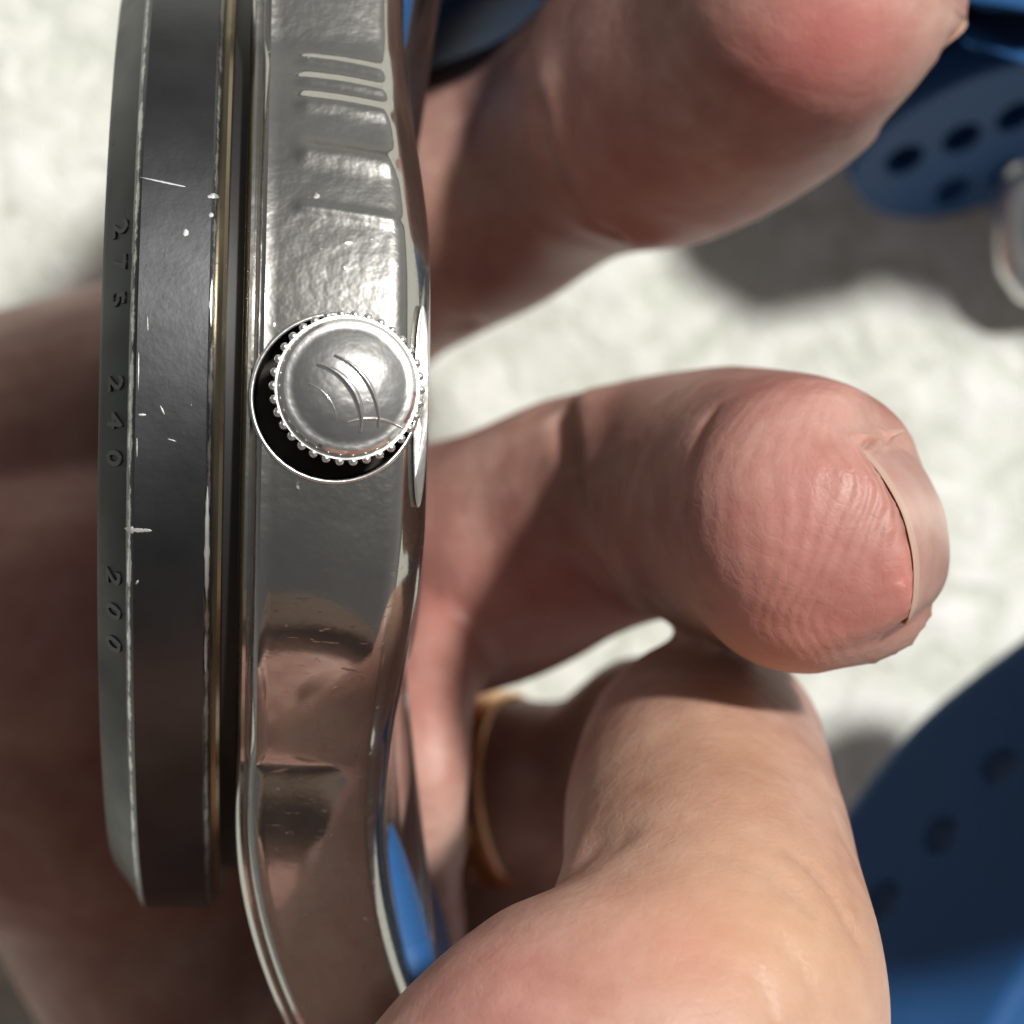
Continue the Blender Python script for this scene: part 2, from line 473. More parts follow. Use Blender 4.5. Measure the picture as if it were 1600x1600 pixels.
# crown guard facet: small plate between crown and back edge
def guard():
    vs, fs = [], []
    pts = [(3.62+0.33*math.cos(a), -0.2+4.3*math.sin(a)) for a in np.linspace(0, 2*math.pi, 40, endpoint=False)]
    n = len(pts)
    for lift in (-0.7, 0.02):
        for (x, y) in pts:
            z = math.sqrt(RC*RC-y*y) - 0.35 - max(0, x-3.0)*0.62 + lift - (0.25*((y+0.2)/4.3)**4 if lift > 0 else 0)
            vs.append((x, y, z))
    fs.append(tuple(range(n, 2*n)))
    for i in range(n): k = (i+1) % n; fs.append((i, k, n+k, n+i))
    fs.append(tuple(reversed(range(n))))
    o = mesh_obj('crown_guard', vs, fs, M_bright, watch, False); fix_normals(o)
    bv = o.modifiers.new('b', 'BEVEL'); bv.width = 0.00008; bv.segments = 2
guard()

# --- bezel
RB = 24.5
lathe('bezel', [(-4.95, 18), (-4.95, RB-0.75), (-5.0, RB-0.45), (-5.15, RB-0.12), (-5.3, RB), (-8.2, RB+0.02), (-8.38, RB-0.10), (-8.5, RB-0.3), (-8.56, RB-0.5), (-8.56, 18)], M_bezel, watch, 256)
lathe('bezel_insert', [(-8.5, RB-0.42), (-9.72, RB-2.0), (-9.85, RB-2.3), (-9.8, RB-2.7), (-9.2, 18), (-8.5, 18)], M_insert, watch, 256)
lathe('bezel_ring', [(-5.0, RB-0.55), (-4.75, RB-0.5), (-4.6, RB-0.62), (-4.55, RB-1.0), (-4.55, 18), (-5.0, 18)], M_gold, watch, 256)
lathe('case_gap', [(-4.6, 17), (-4.6, RB-2.0), (-3.85, RB-2.0), (-3.85, 17)], M_num, watch, 192)  # black colour stands in for the shade inside the gap
lathe('crystal', [(-9.4, 0.01), (-9.4, 19.0), (-9.0, 19.6), (-8.5, 19.6), (-8.5, 0.01)], M_dial, watch, 128)
lathe('caseback', [(4.05, 0.01), (4.05, 12.4), (4.4, 12.0), (4.6, 11.0), (4.65, 0.01)], M_dark, watch, 128)

# engraved tachymeter figures on the insert's slope
def numeral(ch, ang, size=1.4):
    cu = bpy.data.curves.new('numeral', 'FONT'); cu.body = ch; cu.size = size; cu.align_x = 'CENTER'; cu.align_y = 'CENTER'; cu.extrude = 0.03
    cu.offset = 0.03; cu.resolution_u = 6
    o = bpy.data.objects.new('tmp', cu); COL.objects.link(o)
    dg = bpy.context.evaluated_depsgraph_get(); dg.update()
    me = bpy.data.meshes.new_from_object(o.evaluated_get(dg)); bpy.data.objects.remove(o)
    # slope frame: a = angle from +Z towards -Y (clockwise on the dial)
    a = R(ang)
    rad = Vector((0, -math.sin(a), math.cos(a))); tan = Vector((0, -math.cos(a), -math.sin(a)))
    p0 = Vector((-8.5, 0, 0)) + rad*(RB-0.42); p1 = Vector((-9.72, 0, 0)) + rad*(RB-2.0)
    up = (p0-p1).normalized(); nn = tan.cross(up).normalized()
    c = (p0+p1)/2 + nn*0.035
    mtx = Matrix(((tan.x, up.x, nn.x, c.x), (tan.y, up.y, nn.y, c.y), (tan.z, up.z, nn.z, c.z), (0, 0, 0, 1)))
    me.transform(mtx); me.transform(Matrix.Scale(MM, 4)); me.materials.clear(); me.materials.append(M_num)
    q = bpy.data.objects.new('numeral', me); COL.objects.link(q); q.parent = watch
for txt, a0 in (('240', 2.8), ('200', 23.0), ('275', -13.5)):
    for k, ch in enumerate(txt):
        numeral(ch, a0 + (k-1)*3.8)

# bare-metal scuffs on the bezel, and an edge glint laid on as a sliver
def scuff_and_glint(x0, a0, x1, a1, wd, lift=0.012):
    """thin sliver on the bezel's side; x axial, a degrees from the crown towards the bottom"""
    vs, fs = [], []; n = 14
    for i in range(n+1):
        t = i/n; x = x0+(x1-x0)*t; a = R(a0+(a1-a0)*t) 
        ww = wd*(math.sin(math.pi*t)**0.6+0.05)*(0.8+0.5*random.random())
        dx, da = (a1-a0)*math.pi/180*RB, (x1-x0); l = math.hypot(dx, da)
        ex, ea = dx/l*ww/2, -da/l*ww/2/RB
        for s in (-1, 0, 1):
            xx, aa = x+ex*s, a+ea*s
            r = RB + 0.02 + (lift if s == 0 else -0.02)
            if xx < -8.35: r -= (-8.35-xx)*1.0
            if xx > -5.2: r -= (xx+5.2)*0.9
            vs.append((xx, -r*math.sin(aa), r*math.cos(aa)))
    for i in range(n):
        for k in range(2): fs.append((i*3+k, (i+1)*3+k, (i+1)*3+k+1, i*3+k+1))
    o = mesh_obj('scuff_and_glint', vs, fs, M_scuff_glint, watch)
def ang(py):  # photograph row -> degrees from the crown, on the bezel
    y = -(py-622)*PX*1.05
    return math.degrees(math.asin(max(-1, min(1, -y/RB))))
for s in ((-8.3, 290, -6.4, 303, 0.14), (-6.45, 375, -6.2, 376, 0.35), (-5.5, 318, -5.0, 314, 0.22), (-5.4, 345, -5.2, 348, 0.2), (-8.6, 829, -7.45, 829, 0.30),
          (-5.2, 760, -5.17, 935, 0.20), (-5.2, 445, -5.18, 520, 0.16), (-5.2, 985, -5.18, 1050, 0.10), (-8.1, 655, -7.75, 655, 0.2), (-8.1, 912, -8.0, 905, 0.18),  # first sliver here is the glint along the edge, drawn in bright metal
          (-6.9, 690, -6.5, 694, 0.06), (-7.2, 640, -7.0, 655, 0.08), (-8.12, 560, -8.1, 620, 0.08), (-8.12, 690, -8.1, 720, 0.09), (-7.8, 505, -7.76, 530, .05)):
    scuff_and_glint(s[0], ang(s[1]), s[2], ang(s[3]), s[4])

# ------------------------------------------------------------------ rubber straps with air holes
def catmull(pts, n):
    pts = [Vector(p) for p in pts]
    q = [pts[0]*2-pts[1]] + pts + [pts[-1]*2-pts[-2]]
    out = []
    m = len(pts)-1
    for i in range(n+1):
        f = i/n*m; k = min(int(f), m-1); t = f-k
        a, b, c, d = q[k], q[k+1], q[k+2], q[k+3]
        out.append(0.5*((2*b)+(c-a)*t+(2*a-5*b+4*c-d)*t*t+(3*b-a-3*c+d)*t**3))
    return out
def ribbon(path, across, width, thick, holes, name='strap', n=120, end_round=True, widths=None):
    """path: centre line (mm); across: width direction at each control point; holes: list of (s along 0..1, v across -1..1)"""
    C_ = catmull(path, n); A_ = catmull(across, n)
    vs, fs = [], []
    tot = [0]
    for i in range(n): tot.append(tot[-1]+(C_[i+1]-C_[i]).length)
    L = tot[-1]
    prof = []                                    # rounded rectangle profile (v, t)
    hw, ht, r = 1.0, thick/2, thick*0.28
    frames = []
    for i in range(n+1):
        T = (C_[min(n, i+1)]-C_[max(0, i-1)]).normalized()
        A = A_[i]; A = (A - T*A.dot(T)).normalized(); Nn = T.cross(A).normalized()
        frames.append((T, A, Nn))
    m = 0
    for i in range(n+1):
        T, A, Nn = frames[i]
        wd = width if widths is None else np.interp(i/n, [k/(len(widths)-1) for k in range(len(widths))], widths)
        hw = wd/2
        if end_round:
            d = L - tot[i]
            rr = wd*0.42
            if d < rr: hw = wd/2*math.sqrt(max(0.02, 1-(1-d/rr)**2))*1.0
        prof = []
        for (sx, sy) in ((1, 1), (-1, 1), (-1, -1), (1, -1)):
            for k in range(-1, 6):
                e_ = 0.0 if 0 <= k <= 4 else 0.35
                a = math.pi/2*min(4, max(0, k))/4
                if (sx, sy) == (1, 1): cx, cy, aa = hw-r, ht-r, a
                elif (sx, sy) == (-1, 1): cx, cy, aa = -hw+r, ht-r, a+math.pi/2
                elif (sx, sy) == (-1, -1): cx, cy, aa = -hw+r, -ht+r, a+math.pi
                else: cx, cy, aa = hw-r, -ht+r, a+1.5*math.pi
                dt = (-1 if k < 0 else 1)*e_*min(1, (hw-r)/0.6)
                prof.append((cx+r*math.cos(aa)-dt*math.sin(aa)*(1 if abs(math.sin(aa)) > 0.5 else 0), cy+r*math.sin(aa)+dt*math.cos(aa)*(1 if abs(math.cos(aa)) > 0.5 else 0)))
        m = len(prof)
        for (v, t) in prof: vs.append(C_[i]+A*v+Nn*t)
    for i in range(n):
        for k in range(m):
            l = (k+1) % m; fs.append((i*m+k, i*m+l, (i+1)*m+l, (i+1)*m+k))
    fs.append(tuple(range(m))); fs.append(tuple(reversed(range(n*m, n*m+m))))
    o = mesh_obj(name, vs, fs, M_rubber, None); fix_normals(o)
    # real openings cut through
    cv, cf = [], []
    for (s, v, ra, rb) in holes:
        i = int(s*n); T, A, Nn = frames[i]; c = C_[i]+A*v
        b0 = len(cv); K = 20
        for z in (-thick*0.8, thick*0.8):
            for k in range(K):
                a = 2*math.pi*k/K; cv.append(c+A*(ra*math.cos(a))+T*(rb*math.sin(a))+Nn*z)
        for k in range(K):
            l = (k+1) % K; cf.append((b0+k, b0+l, b0+K+l, b0+K+k))
        cf.append(tuple(b0+k for k in reversed(range(K)))); cf.append(tuple(b0+K+k for k in range(K)))
    if holes:
        cu = mesh_obj('cutter', cv, cf, None, None, False); fix_normals(cu)
        b_ = o.modifiers.new('b', 'BOOLEAN'); b_.operation = 'DIFFERENCE'; b_.solver = 'EXACT'; b_.object = cu
        apply_mods(o); bpy.data.objects.remove(cu)
    o.data.polygons.foreach_set('use_smooth', [True]*len(o.data.polygons)); sharp(o, 40)
    return o, frames, C_
def adopt(o, parent):
    """parent keeping the place in the world"""
    o.parent = parent
    bpy.context.view_layer.update()
    o.matrix_parent_inverse = parent.matrix_world.inverted()
bpy.context.view_layer.update()

HS = 1
# upper strap: leaves the top lugs, arches beyond the frame's top and comes back down at the right
wc = ctr
UP = [(wc + rot @ Vector((2.4, 16, 0)), Vector((0, 0, 1)), 24), (wc + rot @ Vector((3.6, 24, 0)), Vector((0, 0, 1)), 24), (P(700, -40, -38), Vector((0, 0.05, 1)), 23), (P(830, -10, -50), Vector((0, 0.15, 0.98)), 22),
      (P(1000, 5, -59), Vector((0, 0.22, 0.97)), 22), (P(1350, 8, -59), Vector((0, 0.22, 0.97)), 22), (P(1620, -20, -56), Vector((0, 0.4, 0.9)), 21), (P(1720, -230, -48), Vector((0.1, 0.9, 0.4)), 21), (P(2200, -200, -44), Vector((0.3, 0.9, 0.2)), 21), (P(2480, 0, -50), Vector((0.3, 0.8, 0.4)), 20), (P(2400, 60, -60), Vector((0.1, 0.55, 0.8)), 20)]  # unseen loop off to the right, lifted to throw shade on the cloth
FL = [(P(2400, 62, -60.5), Vector((0.1, 0.55, 0.8)), 21), (P(2250, 75, -63), Vector((0.2, 0.57, 0.78)), 21.5), (P(1950, 95, -65), Vector((0.16, 0.36, 0.92)), 22), (P(1640, 165, -65), Vector((0.16, 0.36, 0.92)), 22), (P(1500, 205, -65), Vector((0.16, 0.36, 0.92)), 22), (P(1325, 250, -65), Vector((0.16, 0.36, 0.92)), 22)]
def hole_at(path, n, px, py, ra, rb, frames, C_):
    """opening nearest to a photograph pixel, on the strap's centre line"""
    best = None
    for i in range(n//2, n+1):
        c = C_[i]; T, A, Nn = frames[i]
        for v in np.linspace(-9, 9, 37):
            q = c + A*float(v); s_ = PX*(CAM_H-q.z)/CAM_H
            d = (q.x/s_+800-px)**2 + (800-q.y/s_-py)**2
            if best is None or d < best[0]: best = (d, i/n, float(v))
    return (best[1], best[2], ra, rb)
NU = 150
up, fr, cc = ribbon([q[0] for q in UP], [q[1] for q in UP], 20, 3.2, [], widths=[q[2] for q in UP], n=NU, end_round=False)
adopt(up, watch)
fa = ([q[0] for q in FL], [q[1] for q in FL])
tmp, fr, cc = ribbon(*fa, 20, 2.8, [], widths=[q[2] for q in FL], n=NU); bpy.data.objects.remove(tmp)
HU = [hole_at(None, NU, x, y, 2.1, 1.35, fr, cc) for x, y in ((1402, 221), (1487, 189), (1576, 155), (1477, 270), (1565, 245), (1665, 125), (1655, 215), (1750, 95), (1745, 190))]
flap, fr, cc = ribbon(*fa, 20, 2.8, HU, widths=[q[2] for q in FL], n=NU, name='strap_end')
adopt(flap, watch)

low = wc + rot @ Vector((0.8, -16, 0))
lo_path = [low, wc + rot @ Vector((3.7, -25, 0)), wc + rot @ Vector((5.8, -34, 0)), P(800, 1980, -38), P(1110, 1930, -48), P(1385, 1560, -53), P(1575, 1290, -53), P(1830, 1120, -48), P(2120, 960, -30), P(2300, 820, -6)]  # last points: unseen end raised to shade the strap's visible face
lo_acr = [Vector((0, 0, 1)), Vector((0, 0, 1)), Vector((0.05, 0, 1)), Vector((0.2, -0.1, 0.9)), Vector((0.4, -.3, 0.8)), Vector((0.44, -0.42, 0.78)), Vector((0.44, -0.42, 0.78)), Vector((0.45, -0.5, 0.7)), Vector((.4, -.7, .5)), Vector((.3, -.9, .3))]
NL = 200
W_LO = [24, 24, 25, 23, 21, 19.5, 19, 19, 19, 19]
tmp, fr2, cc2 = ribbon(lo_path, lo_acr, 22, 4.6, [], widths=W_LO, n=NL); bpy.data.objects.remove(tmp)
HL = [hole_at(None, NL, x, y, 1.3, 1.3, fr2, cc2) for x, y in ((1410, 1430), (1510, 1325), (1592, 1222), (1680, 1130))]
lo, fr2, cc2 = ribbon(lo_path, lo_acr, 22, 4.6, HL, widths=W_LO, n=NL)
adopt(lo, watch)
# steel buckle frame by the flap
def buckle():
    pts = [P(1690, 285, -71), P(1630, 275, -71), P(1590, 290, -71), P(1580, 340, -71), P(1582, 395, -71), P(1598, 432, -71.5), P(1645, 448, -72), P(1900, 400, -72), P(1920, 330, -72), P(1890, 280, -72), P(1750, 280, -72)]
    v, f = tube([(p, 1.25) for p in pts], 90, 20)
    o = mesh_obj('buckle', v, f, M_bright, None); fix_normals(o); adopt(o, watch)
BUCKLE = buckle

# ------------------------------------------------------------------ the hand: one continuous skin
def tube(pts, n=40, seg=28):
    """pts: (Vector, radius, flatten(optional), dir(optional))  -> closed tapered tube with round ends"""
    cen = catmull([p[0] for p in pts], n)
    rad = catmull([Vector((p[1], p[2] if len(p) > 2 else 1.0, 0)) for p in pts], n)
    vs, fs = [], []
    ref = pts[0][3] if len(pts[0]) > 3 else Vector((0, 0, 1))
    rings = []
    T0 = (cen[1]-cen[0]).normalized(); T1 = (cen[-1]-cen[-2]).normalized()
    seq = []
    for k in range(6, 0, -1):
        a = math.pi/2*k/6; seq.append((cen[0]-T0*rad[0].x*math.sin(a), rad[0].x*math.cos(a)+1e-3, rad[0].y, T0))
    for i in range(n+1):
        T = (cen[min(n, i+1)]-cen[max(0, i-1)]).normalized(); seq.append((cen[i], rad[i].x, rad[i].y, T))
    for k in range(1, 7):
        a = math.pi/2*k/6; seq.append((cen[-1]+T1*rad[-1].x*math.sin(a), rad[-1].x*math.cos(a)+1e-3, rad[-1].y, T1))
    for (c, r, fl, T) in seq:
        U = (ref - T*ref.dot(T)).normalized(); V = T.cross(U)
        for j in range(seg):
            a = 2*math.pi*j/seg; vs.append(c + U*(r*fl*math.cos(a)) + V*(r*math.sin(a)))
    m = len(seq)
    for i in range(m-1):
        for j in range(seg):
            k = (j+1) % seg; fs.append((i*seg+j, i*seg+k, (i+1)*seg+k, (i+1)*seg+j))
    fs.append(tuple(reversed(range(seg)))); fs.append(tuple(range((m-1)*seg, m*seg)))
    return vs, fs
BUCKLE()
TUBES = []
# upper (index) finger, passing behind the watch, tip at the upper right
TUBES.append([(P(180, 700, -60), 8.5), (P(560, 400, -53), 7.8), (P(740, 300, -46), 7.6), (P(885, 226, -41), 6.8), (P(1030, 155, -33), 7.9), (P(1170, 70, -25), 7.8), (P(1262, -10, -19), 7.0)])
# middle finger, curling up towards the camera
TUBES.append([(P(180, 1000, -58), 8.5), (P(520, 930, -52), 7.4), (P(740, 882, -41), 7.2), (P(900, 812, -36), 6.6), (P(1040, 775, -30), 6.3), (P(1150, 785, -22), 6.7), (P(1225, 800, -14), 6.5), (P(1264, 812, -8.5), 6.0)])
TUBES.append([(P(1335, 915, -9.6), 3.7), (P(1330, 845, -9.0), 4.1), (P(1330, 835, -15), 4.3)])
TUBES.append([(P(1272, 790, -9.5), 5.7), (P(1262, 850, -9.2), 5.8)])
# lower digit, nearest the camera
TUBES.append([(P(700, 2100, -6), 12.0), (P(890, 1830, -3), 10.2), (P(1010, 1690, -3), 9.8), (P(1100, 1545, -5), 8.1), (P(1112, 1400, -9), 6.7), (P(1098, 1270, -16), 6.5), (P(1100, 1178, -25), 6.0)])
# folds behind the watch: bright web of skin and the dark finger behind
TUBES.append([(P(690, 980, -38), 3.6), (P(668, 1080, -32), 2.7), (P(664, 1190, -29), 2.4), (P(660, 1300, -30), 2.3), (P(660, 1400, -36), 2.2), (P(660, 1600, -48), 3)])
TUBES.append([(P(1010, 1180, -46), 4.8), (P(890, 1225, -49), 5.0), (P(780, 1236, -50.0), 5.4), (P(660, 1250, -53), 5.0)])
TUBES.append([(P(1010, 1150, -42), 4.6), (P(900, 1250, -50), 4.6), (P(860, 1450, -52), 5.6), (P(860, 1750, -50), 7)])
TUBES.append([(Vector((0, -60, -12)), 9), (Vector((-2, -47, -8)), 7.0), (Vector((-4, -40, -2)), 6.3), (Vector((-5, -36.5, 5)), 5.4)])  # unseen fingertip below the frame, added for the lug to reflect
# palm under and left of the watch, and the wrist below the frame
TUBES.append([(P(500, 640, -66), 7.0), (P(300, 650, -58), 9.0), (P(0, 760, -54), 10.5), (P(-400, 900, -54), 13)])
TUBES.append([(P(560, 1000, -66), 7.0), (P(250, 1000, -52), 11.0), (P(-100, 1020, -50), 12), (P(-500, 1050, -54), 14)])
TUBES.append([(P(560, 1300, -66), 7.0), (P(300, 1300, -54), 9.5), (P(-50, 1130, -50), 11), (P(-500, 1080, -54), 14)])
TUBES.append([(P(700, 1900, -40), 12.0), (P(520, 1700, -52), 11.0), (P(330, 1560, -54), 9.5), (P(150, 1250, -54), 9.5)])
TUBES.append([(P(760, 2150, -10), 12.0), (Vector((-4, -56, -6)), 17), (Vector((-12, -78, 16)), 23), (Vector((-14, -105, 55)), 27), (Vector((-14, -140, 95)), 28)])
TUBES.append([(P(400, 1850, -56), 12.0), (Vector((-25, -60, -40)), 18.0), (Vector((-22, -80, -10)), 22), (Vector((-14, -100, 30)), 25)])
NAILS = [dict(c=P(1420, 828, -3.1), axis=Vector((-0.31, -0.085, 0.95)), normal=Vector((0.95, 0.27, 0.33)), width=8.7, length=8.5, rad=6.6, rise=1.1),
         dict(c=P(1472, -55, -22), axis=Vector((0.75, 0.6, 0.3)), normal=Vector((0.5, 0.1, -0.75)), width=8.5, length=8.0, rad=6.0, rise=0.6)]
for q in NAILS:
    q['axis'] = q['axis'].normalized(); q['normal'] = (q['normal'] - q['axis']*q['normal'].dot(q['axis'])).normalized(); q['side'] = q['axis'].cross(q['normal'])
def build_hand():
    V, F = [], []
    for t in TUBES:
        v, f = tube(t); b0 = len(V); V += v; F += [tuple(b0+i for i in q) for q in f]
    o = mesh_obj('hand', V, F, M_skin, None, True, mm=False)      # in mm while the voxels are made
    fix_normals(o)
    r = o.modifiers.new('r', 'REMESH'); r.mode = 'VOXEL'; r.voxel_size = 0.42; r.use_smooth_shade = True
    s = o.modifiers.new('s', 'SMOOTH'); s.factor = 0.5; s.iterations = 14
    apply_mods(o)
    me = o.data; n = len(me.vertices)
    co = np.empty(n*3); me.vertices.foreach_get('co', co); co = co.reshape(-1, 3)
    no = np.empty(n*3); me.vertex_normals.foreach_get('vector', no); no = no.reshape(-1, 3)
    s = PX*(CAM_H-co[:, 2])/CAM_H
    px = co[:, 0]/s+800; py = 800-co[:, 1]/s
    disp = np.zeros(n)
    def crease(pts, wd, depth, zmin=-200, zmax=200):
        p3 = [P(*p) for p in pts]; d = np.full(n, 1e9); c = catmull(p3, 40)
        c = np.array([list(q) for q in c])
        for q in c:
            dd = ((co-q)**2).sum(1); d = np.minimum(d, dd)
        return -depth*np.exp(-d/(wd*wd))
    def blob(x, y, z, r): 
        q = np.array(list(P(x, y, z))); return np.exp(-((co-q)**2).sum(1)/(r*r))
    # joint creases (3-D curves on the skin) 
    def on_skin(pts, zguess):
        """photograph points -> nearest skin vertex that faces up, near the guess"""
        out = []
        for (x, y) in pts:
            m = (np.abs(px-x) < 9) & (np.abs(py-y) < 9) & (no[:, 2] > 0.05) & (np.abs(co[:, 2]-zguess) < 16)
            if m.any():
                z = co[m, 2].max(); out.append((x, y, float(z)))
        return out
    for pts, zg, wd, dep in (
        ([(835, 175), (850, 230), (875, 290), (910, 340), (950, 365)], -34, 0.9, 1.0),
        ([(872, 640), (885, 700), (900, 770), (925, 850), (965, 915)], -30, 0.8, 0.75),
        ([(675, 460), (700, 500), (730, 520)], -38, 0.8, 0.5),
        ([(700, 290), (730, 360), (765, 430)], -38, 1.0, 0.3),
        ([(1105, 640), (1072, 720), (1060, 800), (1070, 880), (1100, 950)], -16, 0.5, 0.22),
        ([(870, 1340), (920, 1315), (960, 1300)], -6, 1.2, 0.35),
        ([(1240, 1320), (1290, 1375), (1325, 1430), (1345, 1460)], 0, 0.3, 0.30),
        ([(1200, 1345), (1240, 1390), (1275, 1430)], 0, 0.3, 0.2),
        ([(1215, 1465), (1260, 1520), (1290, 1590)], 0, 0.3, 0.2),
        ([(1180, 1520), (1200, 1560), (1210, 1595)], 0, 0.3, 0.2),
        ([(1130, 1330), (1180, 1350), (1220, 1390)], 0, 0.5, 0.10),
    ):
        p = on_skin(pts, zg)
        if len(p) >= 2: disp += crease(p, wd, dep)
        if pts[0] == (835, 175): disp += crease([(x+48, y-18, z) for (x, y, z) in p], 1.7, -0.8) + crease([(x-45, y+18, z) for (x, y, z) in p], 1.5, -0.5)
        if pts[0] == (872, 640): disp += crease([(x+40, y-8, z) for (x, y, z) in p], 1.5, -0.45)
    # soft lumps
    nz = np.array([noise.noise(Vector(c)*0.22) for c in co]); disp += 0.16*nz
    co2 = co + no*disp[:, None]
    for q in NAILS:                              # the nail bed: skin lies under the plate, a low fold rims it
        c = np.array(q['c']); a_ = np.array(q['axis']); n_ = np.array(q['normal']); s_ = np.array(q['side'])
        d = co2-c; L = d@a_; h = d@n_; u = d@s_
        v = np.clip(-L/q['length'], 0, 1)
        hn = np.sqrt(np.maximum(1.0, q['rad']**2-u**2)) - q['rad'] + q['rise']*(v-0.75*v*v)
        hw = q['width']/2*(1-0.1*v)*np.sqrt(np.clip(1-np.clip((v-0.72)/0.28, 0, 1)**2*0.92, 0.03, 1))
        edge = np.maximum(np.abs(u)-hw, np.maximum(-L-q['length'], L+0.3))   # <0 inside the plate
        near = (h > hn-3.5) & (h < hn+4)
        t_in = np.clip(-edge/0.45, 0, 1)
        tgt = hn-0.30
        dh = np.where(near & (edge < 0), (tgt-h)*t_in*(h > tgt), 0)
        rim = np.exp(-((edge-0.35)/0.4)**2)*(edge > -0.1)*near*(L < -2.0)
        dh = dh + 0.07*rim
        out = np.where(near & (edge >= 0) & (L < 0.8), -(h-(hn+0.05))*np.exp(-(edge/1.3)**2)*(h > hn+0.05), 0)
        dh = dh + out
        fill = np.where(L < 0, np.exp(-(np.minimum(0, L+4)/1.5)**2), np.exp(-(L/1.0)**2))*np.clip((hw-np.abs(u))/0.6, 0, 1)*(h > hn-4)
        dh = dh + fill*np.clip(hn-0.14-h, 0, 2.8)
        co2 = co2 + n_[None, :]*dh[:, None]
        zone = near & (edge > -1.0) & (edge < 2.2) & (L < 1.0)
        wz = np.where(zone, np.clip((edge+1.0)/0.6, 0, 1)*np.clip((2.2-edge)/0.6, 0, 1), 0)[:, None]
        if zone.any():
            ed = np.empty(len(me.edges)*2, dtype=np.int64); me.edges.foreach_get('vertices', ed); ed = ed.reshape(-1, 2)
            ed = ed[zone[ed[:, 0]] | zone[ed[:, 1]]]
            cnt = np.zeros(n); np.add.at(cnt, ed[:, 0], 1); np.add.at(cnt, ed[:, 1], 1); cnt = np.maximum(cnt, 1)[:, None]
            for _ in range(14):
                acc = np.zeros_like(co2); np.add.at(acc, ed[:, 0], co2[ed[:, 1]]); np.add.at(acc, ed[:, 1], co2[ed[:, 0]])
                co2 = co2 + wz*0.6*np.where(cnt > 3, acc/cnt-co2, 0)
    # colour attribute: r blush, g yellower dorsal skin, b friction ridges
    red = 0.62*blob(1225, 800, -6, 3.6) + 0.7*blob(1240, 940, -7, 3.4) + 0.55*blob(1235, 690, -9, 3) + 0.6*blob(1290, 60, -14, 3.6) + 0.7*blob(1408, 930, -5, 2.0) + 0.15*blob(700, 980, -34, 4.5) + 0.35*blob(760, 1560, 4, 5) + 0.35*blob(850, 960, -30, 6) + .3*blob(1000, 300, -27, 7) + 0.35*blob(1080, 1480, 3, 2.6) + 0.35*blob(20, 900, -40, 10)
    yel = 0.6*blob(1180, 1500, 0, 7) + 0.4*blob(1120, 1180, -9, 6) + 0.3*blob(720, 1080, -34, 2.5)
    rid = np.clip(0.35*blob(1270, 830, -3, 7.0) + 0.9*blob(1335, 810, -4, 2.2), 0, 1)
    a = me.color_attributes.new('blush', 'FLOAT_COLOR', 'POINT')
    buf = np.stack([np.clip(red, 0, 0.9), np.clip(yel, 0, 0.9), rid, np.ones(n)], 1).astype(np.float32)
    a.data.foreach_set('color', buf.ravel())
    me.vertices.foreach_set('co', (co2*MM).ravel()); me.update()
    me.polygons.foreach_set('use_smooth', [True]*len(me.polygons))
    o['label'] = 'bare hand holding the watch on edge, fingers curled to the right of it'
    o['category'] = 'hand'
    return o
hand = build_hand()

# fingernails: plates draped over the finger's back, the free edge standing proud
from mathutils.bvhtree import BVHTree
def hand_tree():
    me = hand.data
    return BVHTree.FromPolygons([v.co/MM for v in me.vertices], [tuple(p.vertices) for p in me.polygons])
BV = hand_tree()
def nail(c, axis, normal, width, length, rad, rise, free=0.7, thick=0.15, name='fingernail'):
    axis = axis.normalized(); normal = (normal - axis*normal.dot(axis)).normalized(); side = axis.cross(normal)
    nu, nv = 28, 26
    vs, fs = [], []
    for lay in (0, 1):
        for j in range(nv+1):
            v = j/nv
            wv = width*(1-0.10*v)
            if v > 0.72: wv *= math.sqrt(max(0.03, 1-((v-0.72)/0.28)**2*0.92))
            if v < 0.12: wv *= 0.90+0.10*math.sqrt(v/0.12)
            for i in range(nu+1):
                u = (i/nu*2-1); a = u*wv/2/rad
                L = -length*v - 0.75*u*u*(1-v)
                rr = rad - lay*thick*(0.5 if v < 0.05 else 1)
                lift = rise*(v-v*v*0.75) + 0.04*noise.noise(Vector((u*2.5, v*0.6, 3)))
                sk = 0.38*max(0, (abs(u)-0.80)/0.20)**1.5*min(1, v/0.12) + 0.45*max(0, (v-0.88)/0.12)
                vs.append(c + side*(rr*math.sin(a)) + normal*(rr*math.cos(a) - rad + lift - sk) + axis*L)
    n1 = (nu+1)*(nv+1); mi = []
    for j in range(nv):
        k = 1 if (j+0.5)/nv*length < free else 0
        for i in range(nu):
            a = j*(nu+1)+i; fs.append((a, a+1, a+nu+2, a+nu+1)); fs.append((n1+a, n1+a+nu+1, n1+a+nu+2, n1+a+1)); mi += [k, k]
    for i in range(nu):
        fs.append((i, n1+i, n1+i+1, i+1)); a = nv*(nu+1)+i; fs.append((a, a+1, n1+a+1, n1+a)); mi += [1, 0]
    for j in range(nv):
        a = j*(nu+1); fs.append((a, a+nu+1, n1+a+nu+1, n1+a)); a += nu; fs.append((a, n1+a, n1+a+nu+1, a+nu+1)); mi += [0, 0]
    o = mesh_obj(name, vs, fs, M_nail, None)
    o.data.materials.append(M_tip); o.data.polygons.foreach_set('material_index', mi)
    fix_normals(o); sharp(o, 50)
    adopt(o, hand); return o
for q in NAILS: nail(q['c'], q['axis'], q['normal'], q['width'], q['length'], q['rad'], q['rise'])

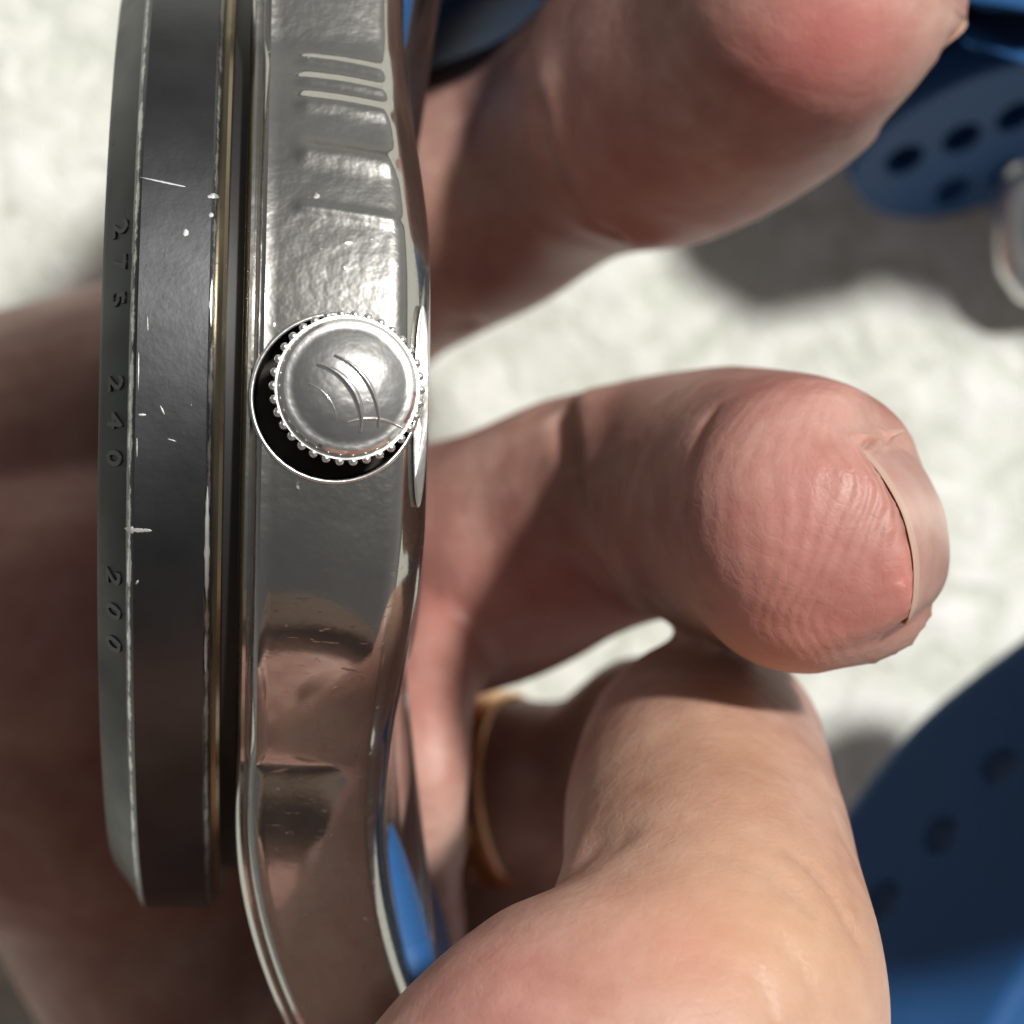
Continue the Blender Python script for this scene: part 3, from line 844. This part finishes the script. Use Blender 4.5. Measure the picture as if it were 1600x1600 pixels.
# unseen sleeve below the frame, added so the steel reflects something brown
def added_sleeve():
    pts = [(Vector((-12, -82, 24)), 30), (Vector((-14, -100, 50)), 33), (Vector((-14, -140, 95)), 36), (Vector((-14, -240, 190)), 42)]
    cen = catmull([p[0] for p in pts], 50); rad = np.interp(np.linspace(0, 1, 51), np.linspace(0, 1, 4), [p[1] for p in pts])
    vs, fs = [], []; sg = 72
    for inner in (0, 1):
        for i in range(51):
            T = (cen[min(50, i+1)]-cen[max(0, i-1)]).normalized(); U = Vector((1, 0, 0)); V = T.cross(U).normalized()
            for j in range(sg):
                a = 2*math.pi*j/sg
                r = rad[i] - inner*1.6 + 1.2*noise.noise(Vector((3*math.cos(a), 3*math.sin(a), i*0.16)))
                vs.append(cen[i] + U*(r*math.cos(a)) + V*(r*math.sin(a)))
    for inner in (0, 1):
        b0 = inner*51*sg
        for i in range(50):
            for j in range(sg):
                k = (j+1) % sg; fs.append((b0+i*sg+j, b0+i*sg+k, b0+(i+1)*sg+k, b0+(i+1)*sg+j))
    for j in range(sg):
        k = (j+1) % sg; fs.append((j, k, 51*sg+k, 51*sg+j)); a = 50*sg; fs.append((a+j, a+k, 51*sg+a+k, 51*sg+a+j))
    m, nt, b = mat('added_sleeve_knit'); v = coords(nt)
    nt.links.new(ramp(nt, noise_tex(nt, v, 900, 3), [(0.3, (0.065, 0.035, 0.018, 1)), (0.7, (0.10, 0.055, 0.03, 1))]), b.inputs['Base Color']); b.inputs['Roughness'].default_value = 0.9
    o = mesh_obj('added_sleeve', vs, fs, m, None); fix_normals(o); adopt(o, hand)
added_sleeve()

# thin copper-gold ring on the shaded finger behind the watch
def ring():
    c = P(790, 1236, -49.9); n = Vector((math.cos(R(24)), 0.10, math.sin(R(24)))).normalized()
    u = Vector((0, 1, 0)); u = (u-n*u.dot(n)).normalized(); v = n.cross(u)
    vs, fs = [], []; A_, B_ = 120, 14
    for i in range(A_):
        a = 2*math.pi*i/A_; d = u*math.cos(a)+v*math.sin(a)
        for k in range(B_):
            b = 2*math.pi*k/B_; vs.append(c + d*(5.62+0.30*math.cos(b)) + n*(1.05*math.sin(b)))
    for i in range(A_):
        j = (i+1) % A_
        for k in range(B_):
            l = (k+1) % B_; fs.append((i*B_+k, j*B_+k, j*B_+l, i*B_+l))
    m = steel('copper_gold', (0.95, 0.52, 0.28, 1), 0.25, 0.1, 0.3, haze=0.3)
    o = mesh_obj('ring', vs, fs, m, None); fix_normals(o)
    o['label'] = 'thin copper-gold ring round the shaded finger just right of the watch'; o['category'] = 'ring'
ring()
